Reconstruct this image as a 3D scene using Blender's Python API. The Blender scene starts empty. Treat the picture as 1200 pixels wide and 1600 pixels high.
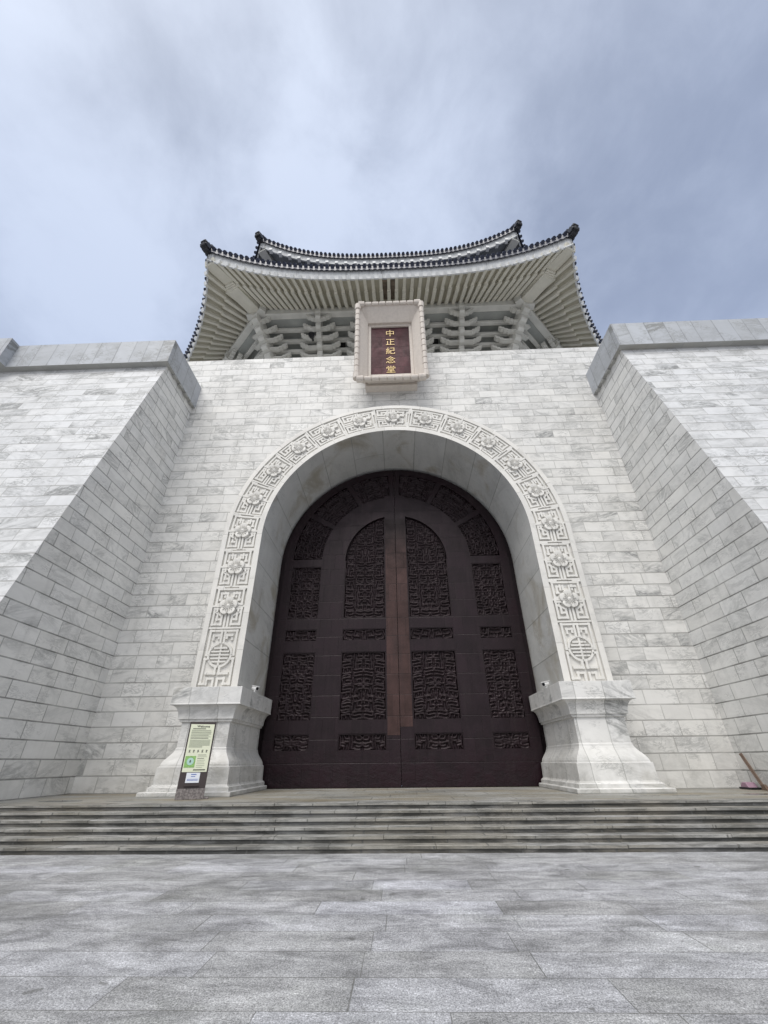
import bpy, bmesh, math, random
import numpy as np
from math import sin, cos, pi, radians, sqrt, atan2
from mathutils import Vector, Matrix
random.seed(7)
S = bpy.context.scene
COL = S.collection

# ------------------------------------------------------------------ camera
cam_d = bpy.data.cameras.new('camera'); cam = bpy.data.objects.new('camera', cam_d); COL.objects.link(cam)
cam_d.sensor_fit = 'HORIZONTAL'; cam_d.sensor_width = 36.0; cam_d.lens = 647.84 / 1200 * 36
cam_d.clip_start = 0.1; cam_d.clip_end = 3000
cr, cu, cf = Vector((.99931988, .03577886, -.00892493)), Vector((.02608578, -.51483901, .85688991)), Vector((-.02606364, .85653994, .51542218))
cam.matrix_world = Matrix(((cr.x, cu.x, -cf.x, .0105), (cr.y, cu.y, -cf.y, 0), (cr.z, cu.z, -cf.z, 1.0063), (0, 0, 0, 1)))
S.camera = cam

# ------------------------------------------------------------------ light
SUN_EL, SUN_AZ = radians(56), radians(20)          # azimuth: from behind the camera, a little to its left
sun_dir = Vector((-sin(SUN_AZ) * cos(SUN_EL), -cos(SUN_AZ) * cos(SUN_EL), sin(SUN_EL)))   # towards the sun
sd = bpy.data.lights.new('sun', 'SUN'); sd.energy = 1.25; sd.angle = radians(38); sd.color = (1, .965, .915)
so = bpy.data.objects.new('sun', sd); COL.objects.link(so); so.rotation_euler = sun_dir.to_track_quat('Z', 'Y').to_euler()
S.view_settings.view_transform = 'Standard'; S.view_settings.look = 'None'; S.view_settings.gamma = 1
S.view_settings.exposure = 0.98
W = bpy.data.worlds.new('World'); S.world = W; W.use_nodes = True

class NT:
    """small node writer: every method returns an output socket"""
    def __init__(s, tree): s.t = tree; s.n = tree.nodes; s.l = tree.links
    def put(s, sock, v):
        if isinstance(v, bpy.types.NodeSocket): s.l.new(v, sock)
        elif v is not None: sock.default_value = v
    def node(s, typ, **kw):
        n = s.n.new(typ)
        for k, v in kw.items(): setattr(n, k, v)
        return n
    def m(s, op, a, b=None, c=None, clamp=False):
        n = s.node('ShaderNodeMath', operation=op, use_clamp=clamp)
        for i, v in enumerate((a, b, c)): s.put(n.inputs[i], v)
        return n.outputs[0]
    def vm(s, op, a, b=None):
        n = s.node('ShaderNodeVectorMath', operation=op)
        s.put(n.inputs[0], a)
        if b is not None: s.put(n.inputs[3] if op == 'SCALE' else n.inputs[1], b)
        return n.outputs[1] if op in ('DOT_PRODUCT', 'LENGTH') else n.outputs[0]
    def xyz(s, x=0., y=0., z=0.):
        n = s.node('ShaderNodeCombineXYZ')
        for i, v in enumerate((x, y, z)): s.put(n.inputs[i], v)
        return n.outputs[0]
    def sep(s, v):
        n = s.node('ShaderNodeSeparateXYZ'); s.put(n.inputs[0], v); return n.outputs
    def noise(s, vec, scale=1., detail=4., rough=.5, dist=0., col=False):
        n = s.node('ShaderNodeTexNoise'); s.put(n.inputs['Vector'], vec); n.inputs['Scale'].default_value = scale
        n.inputs['Detail'].default_value = detail; n.inputs['Roughness'].default_value = rough; n.inputs['Distortion'].default_value = dist
        return n.outputs['Color' if col else 'Fac']
    def white(s, vec):
        n = s.node('ShaderNodeTexWhiteNoise', noise_dimensions='3D'); s.put(n.inputs['Vector'], vec); return n.outputs
    def rng(s, v, a, b, c=0., d=1., smooth=False):
        n = s.node('ShaderNodeMapRange', interpolation_type='SMOOTHSTEP' if smooth else 'LINEAR'); n.clamp = True
        s.put(n.inputs[0], v)
        for i, x in enumerate((a, b, c, d)): s.put(n.inputs[i + 1], x)
        return n.outputs[0]
    def mix(s, f, a, b, mode='MIX'):
        n = s.node('ShaderNodeMix', data_type='RGBA', blend_type=mode); s.put(n.inputs[0], f)
        for i, v in ((6, a), (7, b)):
            s.put(n.inputs[i], (*v, 1) if isinstance(v, tuple) and len(v) == 3 else v)
        return n.outputs[2]
    def uv(s): return s.node('ShaderNodeUVMap', uv_map='UVMap').outputs[0]
    def pos(s): return s.node('ShaderNodeTexCoord').outputs['Object']
    def bump(s, h, strength=.5, dist=.02, normal=None):
        n = s.node('ShaderNodeBump'); s.put(n.inputs['Height'], h); n.inputs['Strength'].default_value = strength
        n.inputs['Distance'].default_value = dist
        if normal is not None: s.put(n.inputs['Normal'], normal)
        return n.outputs[0]

def sky_world():
    t = NT(W.node_tree); t.n.clear()
    out = t.node('ShaderNodeOutputWorld'); bg = t.node('ShaderNodeBackground'); t.l.new(bg.outputs[0], out.inputs[0])
    d = t.vm('NORMALIZE', t.node('ShaderNodeTexCoord').outputs['Generated'])
    sk = t.node('ShaderNodeTexSky', sky_type='NISHITA'); sk.sun_disc = False
    sk.sun_elevation = SUN_EL; sk.sun_rotation = pi + SUN_AZ
    x, y, z = t.sep(d)
    zz = t.m('ADD', t.m('MAXIMUM', z, 0.), .45)
    p = t.xyz(t.m('DIVIDE', x, zz), t.m('DIVIDE', y, zz), 0.)
    pp = t.vm('ADD', p, (CLOUD_X, CLOUD_Y, CLOUD_Z))
    warp = t.vm('SCALE', t.vm('SUBTRACT', t.noise(pp, 1.1, 3, .5, col=True), (.5, .5, .5)), .7)
    pw = t.vm('ADD', pp, warp)
    big = t.noise(t.vm('MULTIPLY', pw, (1.3, .9, 1.)), 1.75, 4, .46)
    fine = t.noise(t.vm('MULTIPLY', pw, (1.5, .9, 1.)), 3.6, 4, .5)
    v = t.m('ADD', t.m('ADD', t.m('MULTIPLY', big, .34), t.m('MULTIPLY', t.noise(t.vm('MULTIPLY', d, (1., .8, 1.)), 4.6, 7, .58, .3), .52)), t.m('MULTIPLY', fine, .14))
    # thicker and thinner places of the cloud deck, by direction, ragged by noise
    rag = t.vm('SCALE', t.vm('SUBTRACT', t.noise(d, 7., 5, .6, col=True), (.5, .5, .5)), .34)
    rag = t.vm('ADD', rag, t.vm('SCALE', t.vm('SUBTRACT', t.noise(d, 2.6, 3, .5, col=True), (.5, .5, .5)), .25))
    dr = t.vm('NORMALIZE', t.vm('ADD', d, rag))
    for dv, sig, wt in CLOUD_BREAKS:
        ln = t.vm('LENGTH', t.vm('SUBTRACT', dr, dv)); g = t.m('EXPONENT', t.m('MULTIPLY', t.m('MULTIPLY', ln, ln), -1. / (1.9 * math.radians(sig)) ** 2))
        v = t.m('ADD', v, t.m('MULTIPLY', g, wt * (.25 if wt > 0 else .15)))
    dens = t.rng(v, .27, .71, 0, 1, True)
    low = t.rng(z, .95, .50, 0, 1, True)                                # the cloud deck thins and brightens towards the horizon
    c = t.mix(dens, (1.98, 2.36, 3.30), (4.2, 4.75, 5.95))
    c = t.mix(t.m('MULTIPLY', low, .28), c, (3.2, 3.85, 5.3))
    glow = t.m('POWER', t.m('MAXIMUM', t.vm('DOT_PRODUCT', d, tuple(sun_dir)), 0.), 5.0)
    c = t.mix(t.m('MULTIPLY', glow, .7), c, (10.2, 10.5, 10.8))
    back = t.rng(y, .0, -.7, 0, 1, True)
    c = t.mix(t.m('MULTIPLY', back, .7), c, (6.6, 6.6, 6.6))
    c = t.mix(.06, c, sk.outputs[0])
    t.put(bg.inputs[0], c); bg.inputs[1].default_value = 0.079
CLOUD_BREAKS = [((-0.174, 0.296, 0.939), 5.0, 0.55), ((-0.136, 0.388, 0.912), 4.0, 0.5), ((-0.509, 0.134, 0.85), 6.0, 0.4), ((-0.514, 0.347, 0.785), 6.0, 0.5), ((0.208, 0.308, 0.928), 4.5, 0.32), ((-0.612, 0.401, 0.682), 5.0, 0.12), ((0.069, 0.407, 0.911), 4.0, 0.3), ((-0.076, 0.154, 0.985), 5, 0.15), ((-0.325, 0.23, 0.917), 8.0, -0.4), ((0.298, 0.383, 0.874), 6.0, -0.4), ((0.535, 0.438, 0.723), 9.0, -0.35), ((0.485, 0.227, 0.844), 9.0, -0.2), ((0.044, 0.33, 0.943), 5.0, -0.3), ((-0.548, 0.224, 0.806), 5.0, -0.25), ((-0.446, 0.433, 0.784), 5, -0.1)]
CLOUD_X, CLOUD_Y, CLOUD_Z = -22.974, -26.463, 6.914
sky_world()

# ------------------------------------------------------------------ materials
def new_mat(name):
    m = bpy.data.materials.new(name); m.use_nodes = True
    t = NT(m.node_tree); b = m.node_tree.nodes['Principled BSDF']
    return m, t, b

def blocks(t, bw, bh, jit=.35, seed=0., uv=None):
    """running-bond block pattern in UV metres -> (joint distance h, joint distance v, random value, random colour, u, v)"""
    u, v, _ = t.sep(uv if uv is not None else t.uv())
    rv = t.m('DIVIDE', v, bh); row = t.m('FLOOR', rv)
    r1 = t.white(t.xyz(row, seed, 3.3))[0]
    off = t.m('ADD', t.m('MULTIPLY', t.m('MODULO', t.m('ABSOLUTE', row), 2.), .5), t.m('MULTIPLY', r1, jit))
    cu_ = t.m('ADD', t.m('DIVIDE', u, bw), off)
    # uneven block lengths: warp each course a little
    cu_ = t.m('ADD', cu_, t.m('MULTIPLY', t.m('SINE', t.m('ADD', t.m('MULTIPLY', cu_, 1.7), t.m('MULTIPLY', r1, 40.))), .16))
    col = t.m('FLOOR', cu_)
    fu, fv = t.m('SUBTRACT', cu_, col), t.m('SUBTRACT', rv, row)
    du = t.m('MULTIPLY', t.m('MINIMUM', fu, t.m('SUBTRACT', 1., fu)), bw)
    dv = t.m('MULTIPLY', t.m('MINIMUM', fv, t.m('SUBTRACT', 1., fv)), bh)
    w = t.white(t.xyz(col, row, seed + .5))
    return dv, du, w[0], w[1], u, v

def marble(name, bw=1.22, bh=.59, base=(.745, .738, .718), vein=(.25, .255, .25), vamt=.75, jh=.016, jv=.010, jcol=(.30, .295, .28), seed=0., stain=0., spread=.06, vs=1.0, rough=.5, dirt_shade=0.):
    m, t, b = new_mat(name)
    dv, du, rnd, rcol, u, v = blocks(t, bw, bh, seed=seed)
    sh = t.vm('SCALE', rcol, 37.)
    ang = t.m('MULTIPLY', t.m('SUBTRACT', rnd, .5), .9)
    ca, sa = t.m('COSINE', ang), t.m('SINE', ang)
    u2 = t.m('SUBTRACT', t.m('MULTIPLY', u, ca), t.m('MULTIPLY', v, sa)); v2 = t.m('ADD', t.m('MULTIPLY', u, sa), t.m('MULTIPLY', v, ca))
    q = t.vm('ADD', t.xyz(t.m('MULTIPLY', u2, .55 * vs), t.m('MULTIPLY', v2, 1.5 * vs), 0.), sh)
    n1 = t.noise(q, 1.0, 7, .62, 1.0)
    ridge = t.m('SUBTRACT', 1., t.m('MULTIPLY', t.m('ABSOLUTE', t.m('SUBTRACT', n1, .5)), 7.), clamp=True)
    ridge = t.m('POWER', ridge, 2.2)
    n2 = t.noise(t.vm('ADD', q, (7., 3., 2.)), 2.6, 6, .62, 1.3)
    r2 = t.m('POWER', t.m('SUBTRACT', 1., t.m('MULTIPLY', t.m('ABSOLUTE', t.m('SUBTRACT', n2, .5)), 11.), clamp=True), 2.)
    patch = t.rng(t.noise(t.vm('ADD', q, (1., 9., 4.)), .6, 2, .5), .42, .66, 0, 1, True)
    pick = t.rng(t.white(t.vm('ADD', rcol, (3., 1., 2.)))[0], .05, .95, .12, 1.)
    va = t.m('MULTIPLY', t.m('ADD', t.m('MULTIPLY', ridge, .8), t.m('MULTIPLY', t.m('MULTIPLY', r2, patch), .55), clamp=True), t.m('MULTIPLY', t.m('MULTIPLY', pick, vamt), t.rng(patch, 0, 1, .28, 1.)))
    cloud = t.noise(q, .5, 4, .6)
    n3 = t.noise(t.vm('MULTIPLY', t.vm('ADD', t.uv(), t.vm('SCALE', rcol, .35)), (1.0, 2.6, 1.)), 1.7, 8, .68, 1.6)
    hair = t.m('POWER', t.m('SUBTRACT', 1., t.m('MULTIPLY', t.m('ABSOLUTE', t.m('SUBTRACT', n3, .5)), 16.), clamp=True), 1.5)
    hair = t.m('MULTIPLY', hair, t.rng(t.noise(t.uv(), .9, 4, .6), .45, .62, 0, 1, True))
    va = t.m('MAXIMUM', va, t.m('MULTIPLY', hair, min(1., vamt * .75)))
    tone = t.m('ADD', t.rng(rnd, 0, 1, 1 - spread, 1 + spread * .55), t.rng(cloud, .3, .7, -.07, .05))
    c = t.mix(1., (*base,), t.xyz(tone, tone, tone), 'MULTIPLY')
    warm = t.rng(t.sep(rcol)[1], .0, 1., 0., .4)
    c = t.mix(warm, c, t.mix(1., c, (1.0, .985, .95), 'MULTIPLY'))
    c = t.mix(va, c, vein)
    uvv = t.uv()
    soft = t.rng(t.noise(uvv, .16, 5, .6), .35, .7, 1.0, .90)
    c = t.mix(1., c, t.xyz(soft, soft, soft), 'MULTIPLY')
    # rain streaks: narrow in u, long in v
    strk = t.rng(t.noise(t.vm('MULTIPLY', uvv, (2.2, .09, 1.)), 1., 5, .65), .5, .78, 0, 1, True)
    c = t.mix(t.m('MULTIPLY', strk, .22), c, (.30, .30, .28))
    if stain:
        st = t.rng(t.noise(uvv, .35, 5, .62, 1.), .50, .72, 0, 1, True)
        c = t.mix(t.m('MULTIPLY', st, stain), c, (.30, .25, .16))
    if dirt_shade:  # grime near the ground; on the pedestals also painted contact shadow
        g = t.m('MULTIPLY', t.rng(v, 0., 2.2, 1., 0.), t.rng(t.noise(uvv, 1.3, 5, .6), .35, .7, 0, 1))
        c = t.mix(t.m('MULTIPLY', g, dirt_shade), c, (.25, .24, .20))
    jm = t.m('MAXIMUM', t.rng(dv, jh, jh * 2.1, 1, 0), t.m('MULTIPLY', t.rng(du, jv, jv * 2.2, 1, 0), .8))
    jn = t.rng(t.noise(uvv, .9, 3, .6), .3, .65, .45, 1.)
    c = t.mix(t.m('MULTIPLY', jm, jn), c, jcol)
    t.put(b.inputs['Base Color'], c)
    b.inputs['Roughness'].default_value = rough; b.inputs['Specular IOR Level'].default_value = .35
    rs = t.noise(uvv, 14., 4, .6)
    h = t.m('ADD', t.m('MULTIPLY', t.m('SUBTRACT', 1., jm), 1.), t.m('ADD', t.m('MULTIPLY', rs, .18), t.m('MULTIPLY', t.m('MULTIPLY', rnd, .5), 1.)))
    t.put(b.inputs['Normal'], t.bump(h, .45, .015))
    return m

def plain(name, col, rough=.6, var=.06, scale=2., metal=0., spec=.4, bump=.15, bscale=30., streak=0., scol=(.05, .05, .05), sfreq=2.5):
    m, t, b = new_mat(name)
    p = t.pos()
    n = t.noise(p, scale, 5, .6)
    k = t.rng(n, .3, .7, 1 - var, 1 + var)
    c = t.mix(1., col, t.xyz(k, k, k), 'MULTIPLY')
    if streak:
        s = t.noise(t.vm('MULTIPLY', t.uv(), (sfreq, .12, 1.)), 1., 6, .7)
        s2 = t.noise(t.uv(), .25, 3, .5)
        f = t.m('MULTIPLY', t.rng(s, .50, .68, 0, 1, True), t.rng(s2, .42, .62, .25, 1))
        c = t.mix(t.m('MULTIPLY', f, streak), c, scol)
    t.put(b.inputs['Base Color'], c); b.inputs['Roughness'].default_value = rough
    b.inputs['Metallic'].default_value = metal; b.inputs['Specular IOR Level'].default_value = spec
    t.put(b.inputs['Normal'], t.bump(t.noise(p, bscale, 4, .6), bump, .01))
    return m

def granite(name, bw, bh, base, spread=.2, wet=.4, seed=0., joint=(.10, .10, .095), jw=.009, speck=.28, rough=.6, brown=0., streaky=0., light=0., weather=0.):
    m, t, b = new_mat(name)
    dv, du, rnd, rcol, u, v = blocks(t, bw, bh, seed=seed, jit=.9)
    uvv = t.uv()
    k = t.rng(rnd, 0, 1, 1 - spread, 1 + spread)
    c = t.mix(1., base, t.xyz(k, k, k), 'MULTIPLY')
    tint = t.sep(rcol)
    if light:
        lf = t.rng(tint[2], .82, .90, 0, light)
        c = t.mix(lf, c, t.mix(1., c, (1.28, 1.29, 1.34), 'MULTIPLY'))
    c = t.mix(t.m('MULTIPLY', tint[0], .5), c, t.mix(1., c, (.97, .98, 1.06), 'MULTIPLY'))
    big = t.noise(t.vm('MULTIPLY', uvv, (.75, 1.25, 1.)), .33, 7, .62, .6)
    mid = t.noise(uvv, 1.8, 5, .62)
    w = t.rng(t.m('ADD', t.m('MULTIPLY', big, .8), t.m('MULTIPLY', mid, .2)), .43, .66, 0, 1, True)
    c = t.mix(t.m('MULTIPLY', w, wet), c, t.mix(1., c, (.42, .42, .41), 'MULTIPLY'))
    blot = t.rng(t.noise(uvv, 5.5, 5, .7), .3, .75, 1.12, .82)
    c = t.mix(1., c, t.xyz(blot, blot, blot), 'MULTIPLY')
    s1 = t.noise(uvv, 55., 3, .75); s2 = t.noise(uvv, 160., 2, .7)
    sp = t.m('ADD', t.rng(s1, .3, .7, 1 - speck, 1 + speck), t.rng(s2, .3, .7, -speck * .7, speck * .7))
    c = t.mix(1., c, t.xyz(sp, sp, sp), 'MULTIPLY')
    if weather:
        w1 = t.noise(t.vm('MULTIPLY', uvv, (.8, 1.6, 1.)), 1.1, 8, .68, .8); w2 = t.noise(t.vm('MULTIPLY', uvv, (.7, 1.8, 1.)), 3.4, 8, .7, .4)
        k2 = t.m('MULTIPLY', t.rng(w1, .35, .62, .60, 1.26), t.rng(w2, .32, .68, .84, 1.12))
        c = t.mix(weather, c, t.mix(1., c, t.xyz(k2, k2, k2), 'MULTIPLY'))
        gr = t.rng(t.noise(uvv, .7, 6, .65), .5, .68, 0, .35, True); c = t.mix(gr, c, t.mix(1., c, (.95, .97, .90), 'MULTIPLY'))
        s3 = t.rng(t.noise(uvv, 24., 4, .8), .36, .66, .70, 1.28); c = t.mix(1., c, t.xyz(s3, s3, s3), 'MULTIPLY')
        dots = t.rng(t.noise(uvv, 3.4, 2, .5), .70, .735, 0, .55); c = t.mix(dots, c, (.09, .09, .08))
    if brown:
        bn = t.rng(t.noise(t.vm('MULTIPLY', uvv, (.5, 1.2, 1.)), .5, 5, .6), .40, .64, 0, 1, True)
        c = t.mix(t.m('MULTIPLY', bn, brown), c, (.21, .165, .09))
    if streaky:
        sn = t.rng(t.noise(t.vm('MULTIPLY', uvv, (.55, 2.4, 1.)), 1.2, 6, .7, .5), .40, .62, 0, 1, True)
        c = t.mix(t.m('MULTIPLY', sn, streaky), c, (.035, .035, .032))
    jm = t.m('MAXIMUM', t.rng(dv, jw, jw * 2., 1, 0), t.rng(du, jw * .8, jw * 1.7, 1, 0))
    jn = t.rng(t.noise(uvv, .8, 4, .65), .34, .58, .50, 1.) if weather else .85
    c = t.mix(t.m('MULTIPLY', jm, jn), c, joint)
    t.put(b.inputs['Base Color'], c)
    t.put(b.inputs['Roughness'], t.rng(w, 0, 1, rough + .12, rough - .22)); b.inputs['Specular IOR Level'].default_value = .35
    h = t.m('ADD', t.m('MULTIPLY', s1, .5), t.m('ADD', t.m('MULTIPLY', s2, .25), t.m('ADD', t.m('MULTIPLY', jm, -1.5), t.m('MULTIPLY', rnd, .3))))
    t.put(b.inputs['Normal'], t.bump(h, .55, .008))
    return m

def bronze(name, col, rough=.42, seam=(.75, .95), painted_sheen=None):
    m, t, b = new_mat(name)
    dv, du, rnd, rcol, u, v = blocks(t, seam[0], seam[1], jit=.1, seed=4.)
    p = t.pos()
    n = t.noise(p, 1.1, 6, .65, .5)
    k = t.rng(n, .3, .72, 1.2, .62)
    kk = t.m('MULTIPLY', k, t.rng(rnd, 0, 1, .86, 1.12))
    c = t.mix(1., col, t.xyz(kk, kk, kk), 'MULTIPLY')
    c = t.mix(t.rng(t.noise(t.vm('MULTIPLY', p, (3., 3., .35)), 1.2, 5, .7), .5, .72, 0, .5), c, (.030, .021, .022))
    z = t.sep(p)[2]
    low = t.m('MULTIPLY', t.rng(z, 2.2, .6, 0, 1), t.rng(t.noise(t.vm('MULTIPLY', p, (1.4, 1., 2.2)), 1.3, 5, .65), .42, .60, 0, 1))
    c = t.mix(t.m('MULTIPLY', low, .85), c, (.020, .008, .012))
    jm = t.m('MAXIMUM', t.rng(dv, .008, .02, 1, 0), t.m('MULTIPLY', t.rng(du, .006, .016, 1, 0), .6))
    c = t.mix(t.m('MULTIPLY', jm, .55), c, (.012, .009, .01))
    if painted_sheen: c = t.mix(t.rng(t.m('ADD', z, t.m('MULTIPLY', n, 1.6)), 10.8, 14.4, 0, 1, True), c, painted_sheen)  # painted sheen fades to this colour towards the top
    t.put(b.inputs['Base Color'], c)
    b.inputs['Metallic'].default_value = .25; b.inputs['Specular IOR Level'].default_value = .3
    t.put(b.inputs['Roughness'], t.rng(n, .3, .7, rough - .08, rough + .16))
    t.put(b.inputs['Normal'], t.bump(t.m('ADD', t.m('MULTIPLY', jm, -1.), t.m('ADD', t.m('MULTIPLY', t.noise(p, 9., 4, .6), .6), t.m('MULTIPLY', low, 1.))), .4, .02))
    return m

M = {}
M['wall'] = marble('white_marble_blocks', 1.22, .59, seed=1., dirt_shade=.35, vamt=.95)
M['wing'] = marble('white_marble_battered', 1.45, .59, base=(.68, .685, .69), seed=2., vamt=1.3)
M['side'] = marble('white_marble_side', 1.30, .59, base=(.77, .765, .745), seed=3., jcol=(.16, .16, .15), jh=.015, jv=.010, spread=.04, vamt=.72, dirt_shade=.2)
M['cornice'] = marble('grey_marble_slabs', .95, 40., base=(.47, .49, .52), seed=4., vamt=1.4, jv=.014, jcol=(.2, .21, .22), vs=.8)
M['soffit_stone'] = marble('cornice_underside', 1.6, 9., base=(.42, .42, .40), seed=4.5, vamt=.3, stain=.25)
M['arch'] = marble('carved_marble', 1.963, 90., base=(.74, .725, .69), seed=5., vamt=.22, jh=.006, jv=.008, spread=.03, jcol=(.40, .39, .37))
M['lining'] = marble('arch_lining_marble', 30., 1.9, base=(.68, .68, .66), seed=6., vamt=.5, jh=.014, jcol=(.30, .30, .28), stain=.6, vs=.7)
M['ped'] = marble('pedestal_marble', 1.35, 50., base=(.76, .755, .74), seed=7., vamt=1., jv=.011, jcol=(.30, .30, .28), stain=.22, vs=.9, dirt_shade=.6)  # foot darkening is dirt plus contact shadow painted into the colour
M['plaza'] = granite('plaza_granite', 2.15, .68, (.385, .385, .385), spread=.10, wet=.42, seed=1., joint=(.15, .15, .14), jw=.0042, speck=.75, light=.45, weather=1.)
M['terrace'] = granite('terrace_granite', 2.0, 1.1, (.30, .295, .27), spread=.12, wet=.45, seed=2., brown=.55)
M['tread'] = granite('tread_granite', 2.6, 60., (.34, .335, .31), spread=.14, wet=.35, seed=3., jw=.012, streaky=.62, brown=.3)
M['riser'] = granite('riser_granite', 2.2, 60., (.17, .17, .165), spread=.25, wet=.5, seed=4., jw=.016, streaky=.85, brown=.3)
M['white'] = plain('white_paint', (.72, .725, .72), .65, .05, 1.2, streak=.30, scol=(.30, .29, .27))
M['fascia'] = plain('stained_white_fascia', (.55, .56, .565), .65, .10, 1.2, streak=.85, scol=(.06, .06, .06), sfreq=3.0)
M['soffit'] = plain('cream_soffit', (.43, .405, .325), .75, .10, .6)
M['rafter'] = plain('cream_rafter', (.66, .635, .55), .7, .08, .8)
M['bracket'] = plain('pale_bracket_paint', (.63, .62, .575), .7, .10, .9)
M['backboard'] = plain('shaded_back_board', (.33, .34, .32), .75, .12, .8)  # the brackets' paint with the shade of the recess put into its colour
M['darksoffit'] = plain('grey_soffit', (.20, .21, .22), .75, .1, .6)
M['rust'] = plain('rust_stained_plaster', (.13, .10, .075), .8, .5, 1.6)
M['tile'] = plain('navy_roof_tile', (.018, .024, .05), .35, .25, 2.5, spec=.5)
M['black'] = plain('black_glazed_ceramic', (.012, .012, .016), .35, .2, 3)
M['dark'] = plain('dark_opening', (.01, .01, .01), .8)
M['bronze'] = bronze('dark_bronze', (.0190, .0102, .0132), rough=.34)
M['bronzep'] = bronze('dark_bronze_relief', (.0200, .0110, .0138), rough=.45, seam=(90., 90.))
M['painted_sheen'] = bronze('red_bronze_sheen', (.060, .032, .029), rough=.5, seam=(.75, .95), painted_sheen=(.018, .012, .013))  # reflected sheen put into the colour as a redder, lighter tone
M['gap'] = plain('dark_gap', (.004, .003, .0035), .8)
M['pink'] = plain('pinkish_granite', (.60, .545, .49), .6, .07, 6., bump=.3, bscale=60., streak=.18, scol=(.25, .2, .16))
M['panel'] = bronze('maroon_stone', (.058, .014, .020), rough=.5, seam=(1.2, .95))
M['gold'] = plain('gold_leaf', (.62, .46, .22), .4, .05, metal=.2)
M['board'] = plain('dark_brown_metal', (.055, .043, .042), .5, .1)
M['poster'] = plain('cream_poster', (.73, .75, .58), .5, .02)
M['ink'] = plain('dark_ink', (.07, .075, .06), .6)
M['inkpale'] = plain('pale_ink', (.36, .39, .30), .6)
M['green'] = plain('map_green', (.25, .45, .14), .6, .25, 14.)
M['teal'] = plain('map_teal', (.42, .62, .55), .6, .05)
M['blue'] = plain('blue_ink', (.10, .16, .45), .6)
M['paper'] = plain('white_paper', (.74, .77, .82), .5, .02)
M['basestone'] = plain('speckled_base', (.19, .17, .165), .7, .6, 16.)
M['camwhite'] = plain('white_plastic', (.78, .78, .78), .4, .02)
M['pinkplastic'] = plain('pink_plastic', (.30, .19, .25), .5, .08)
M['wood'] = plain('brown_wood', (.13, .085, .06), .6, .15, 5)
M['puddle'] = plain('wet_stone', (.06, .06, .055), .12, .2, 3, spec=.6, bump=.05)
M['dirtyroof'] = plain('grey_roof_fill', (.10, .11, .14), .7)

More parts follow.
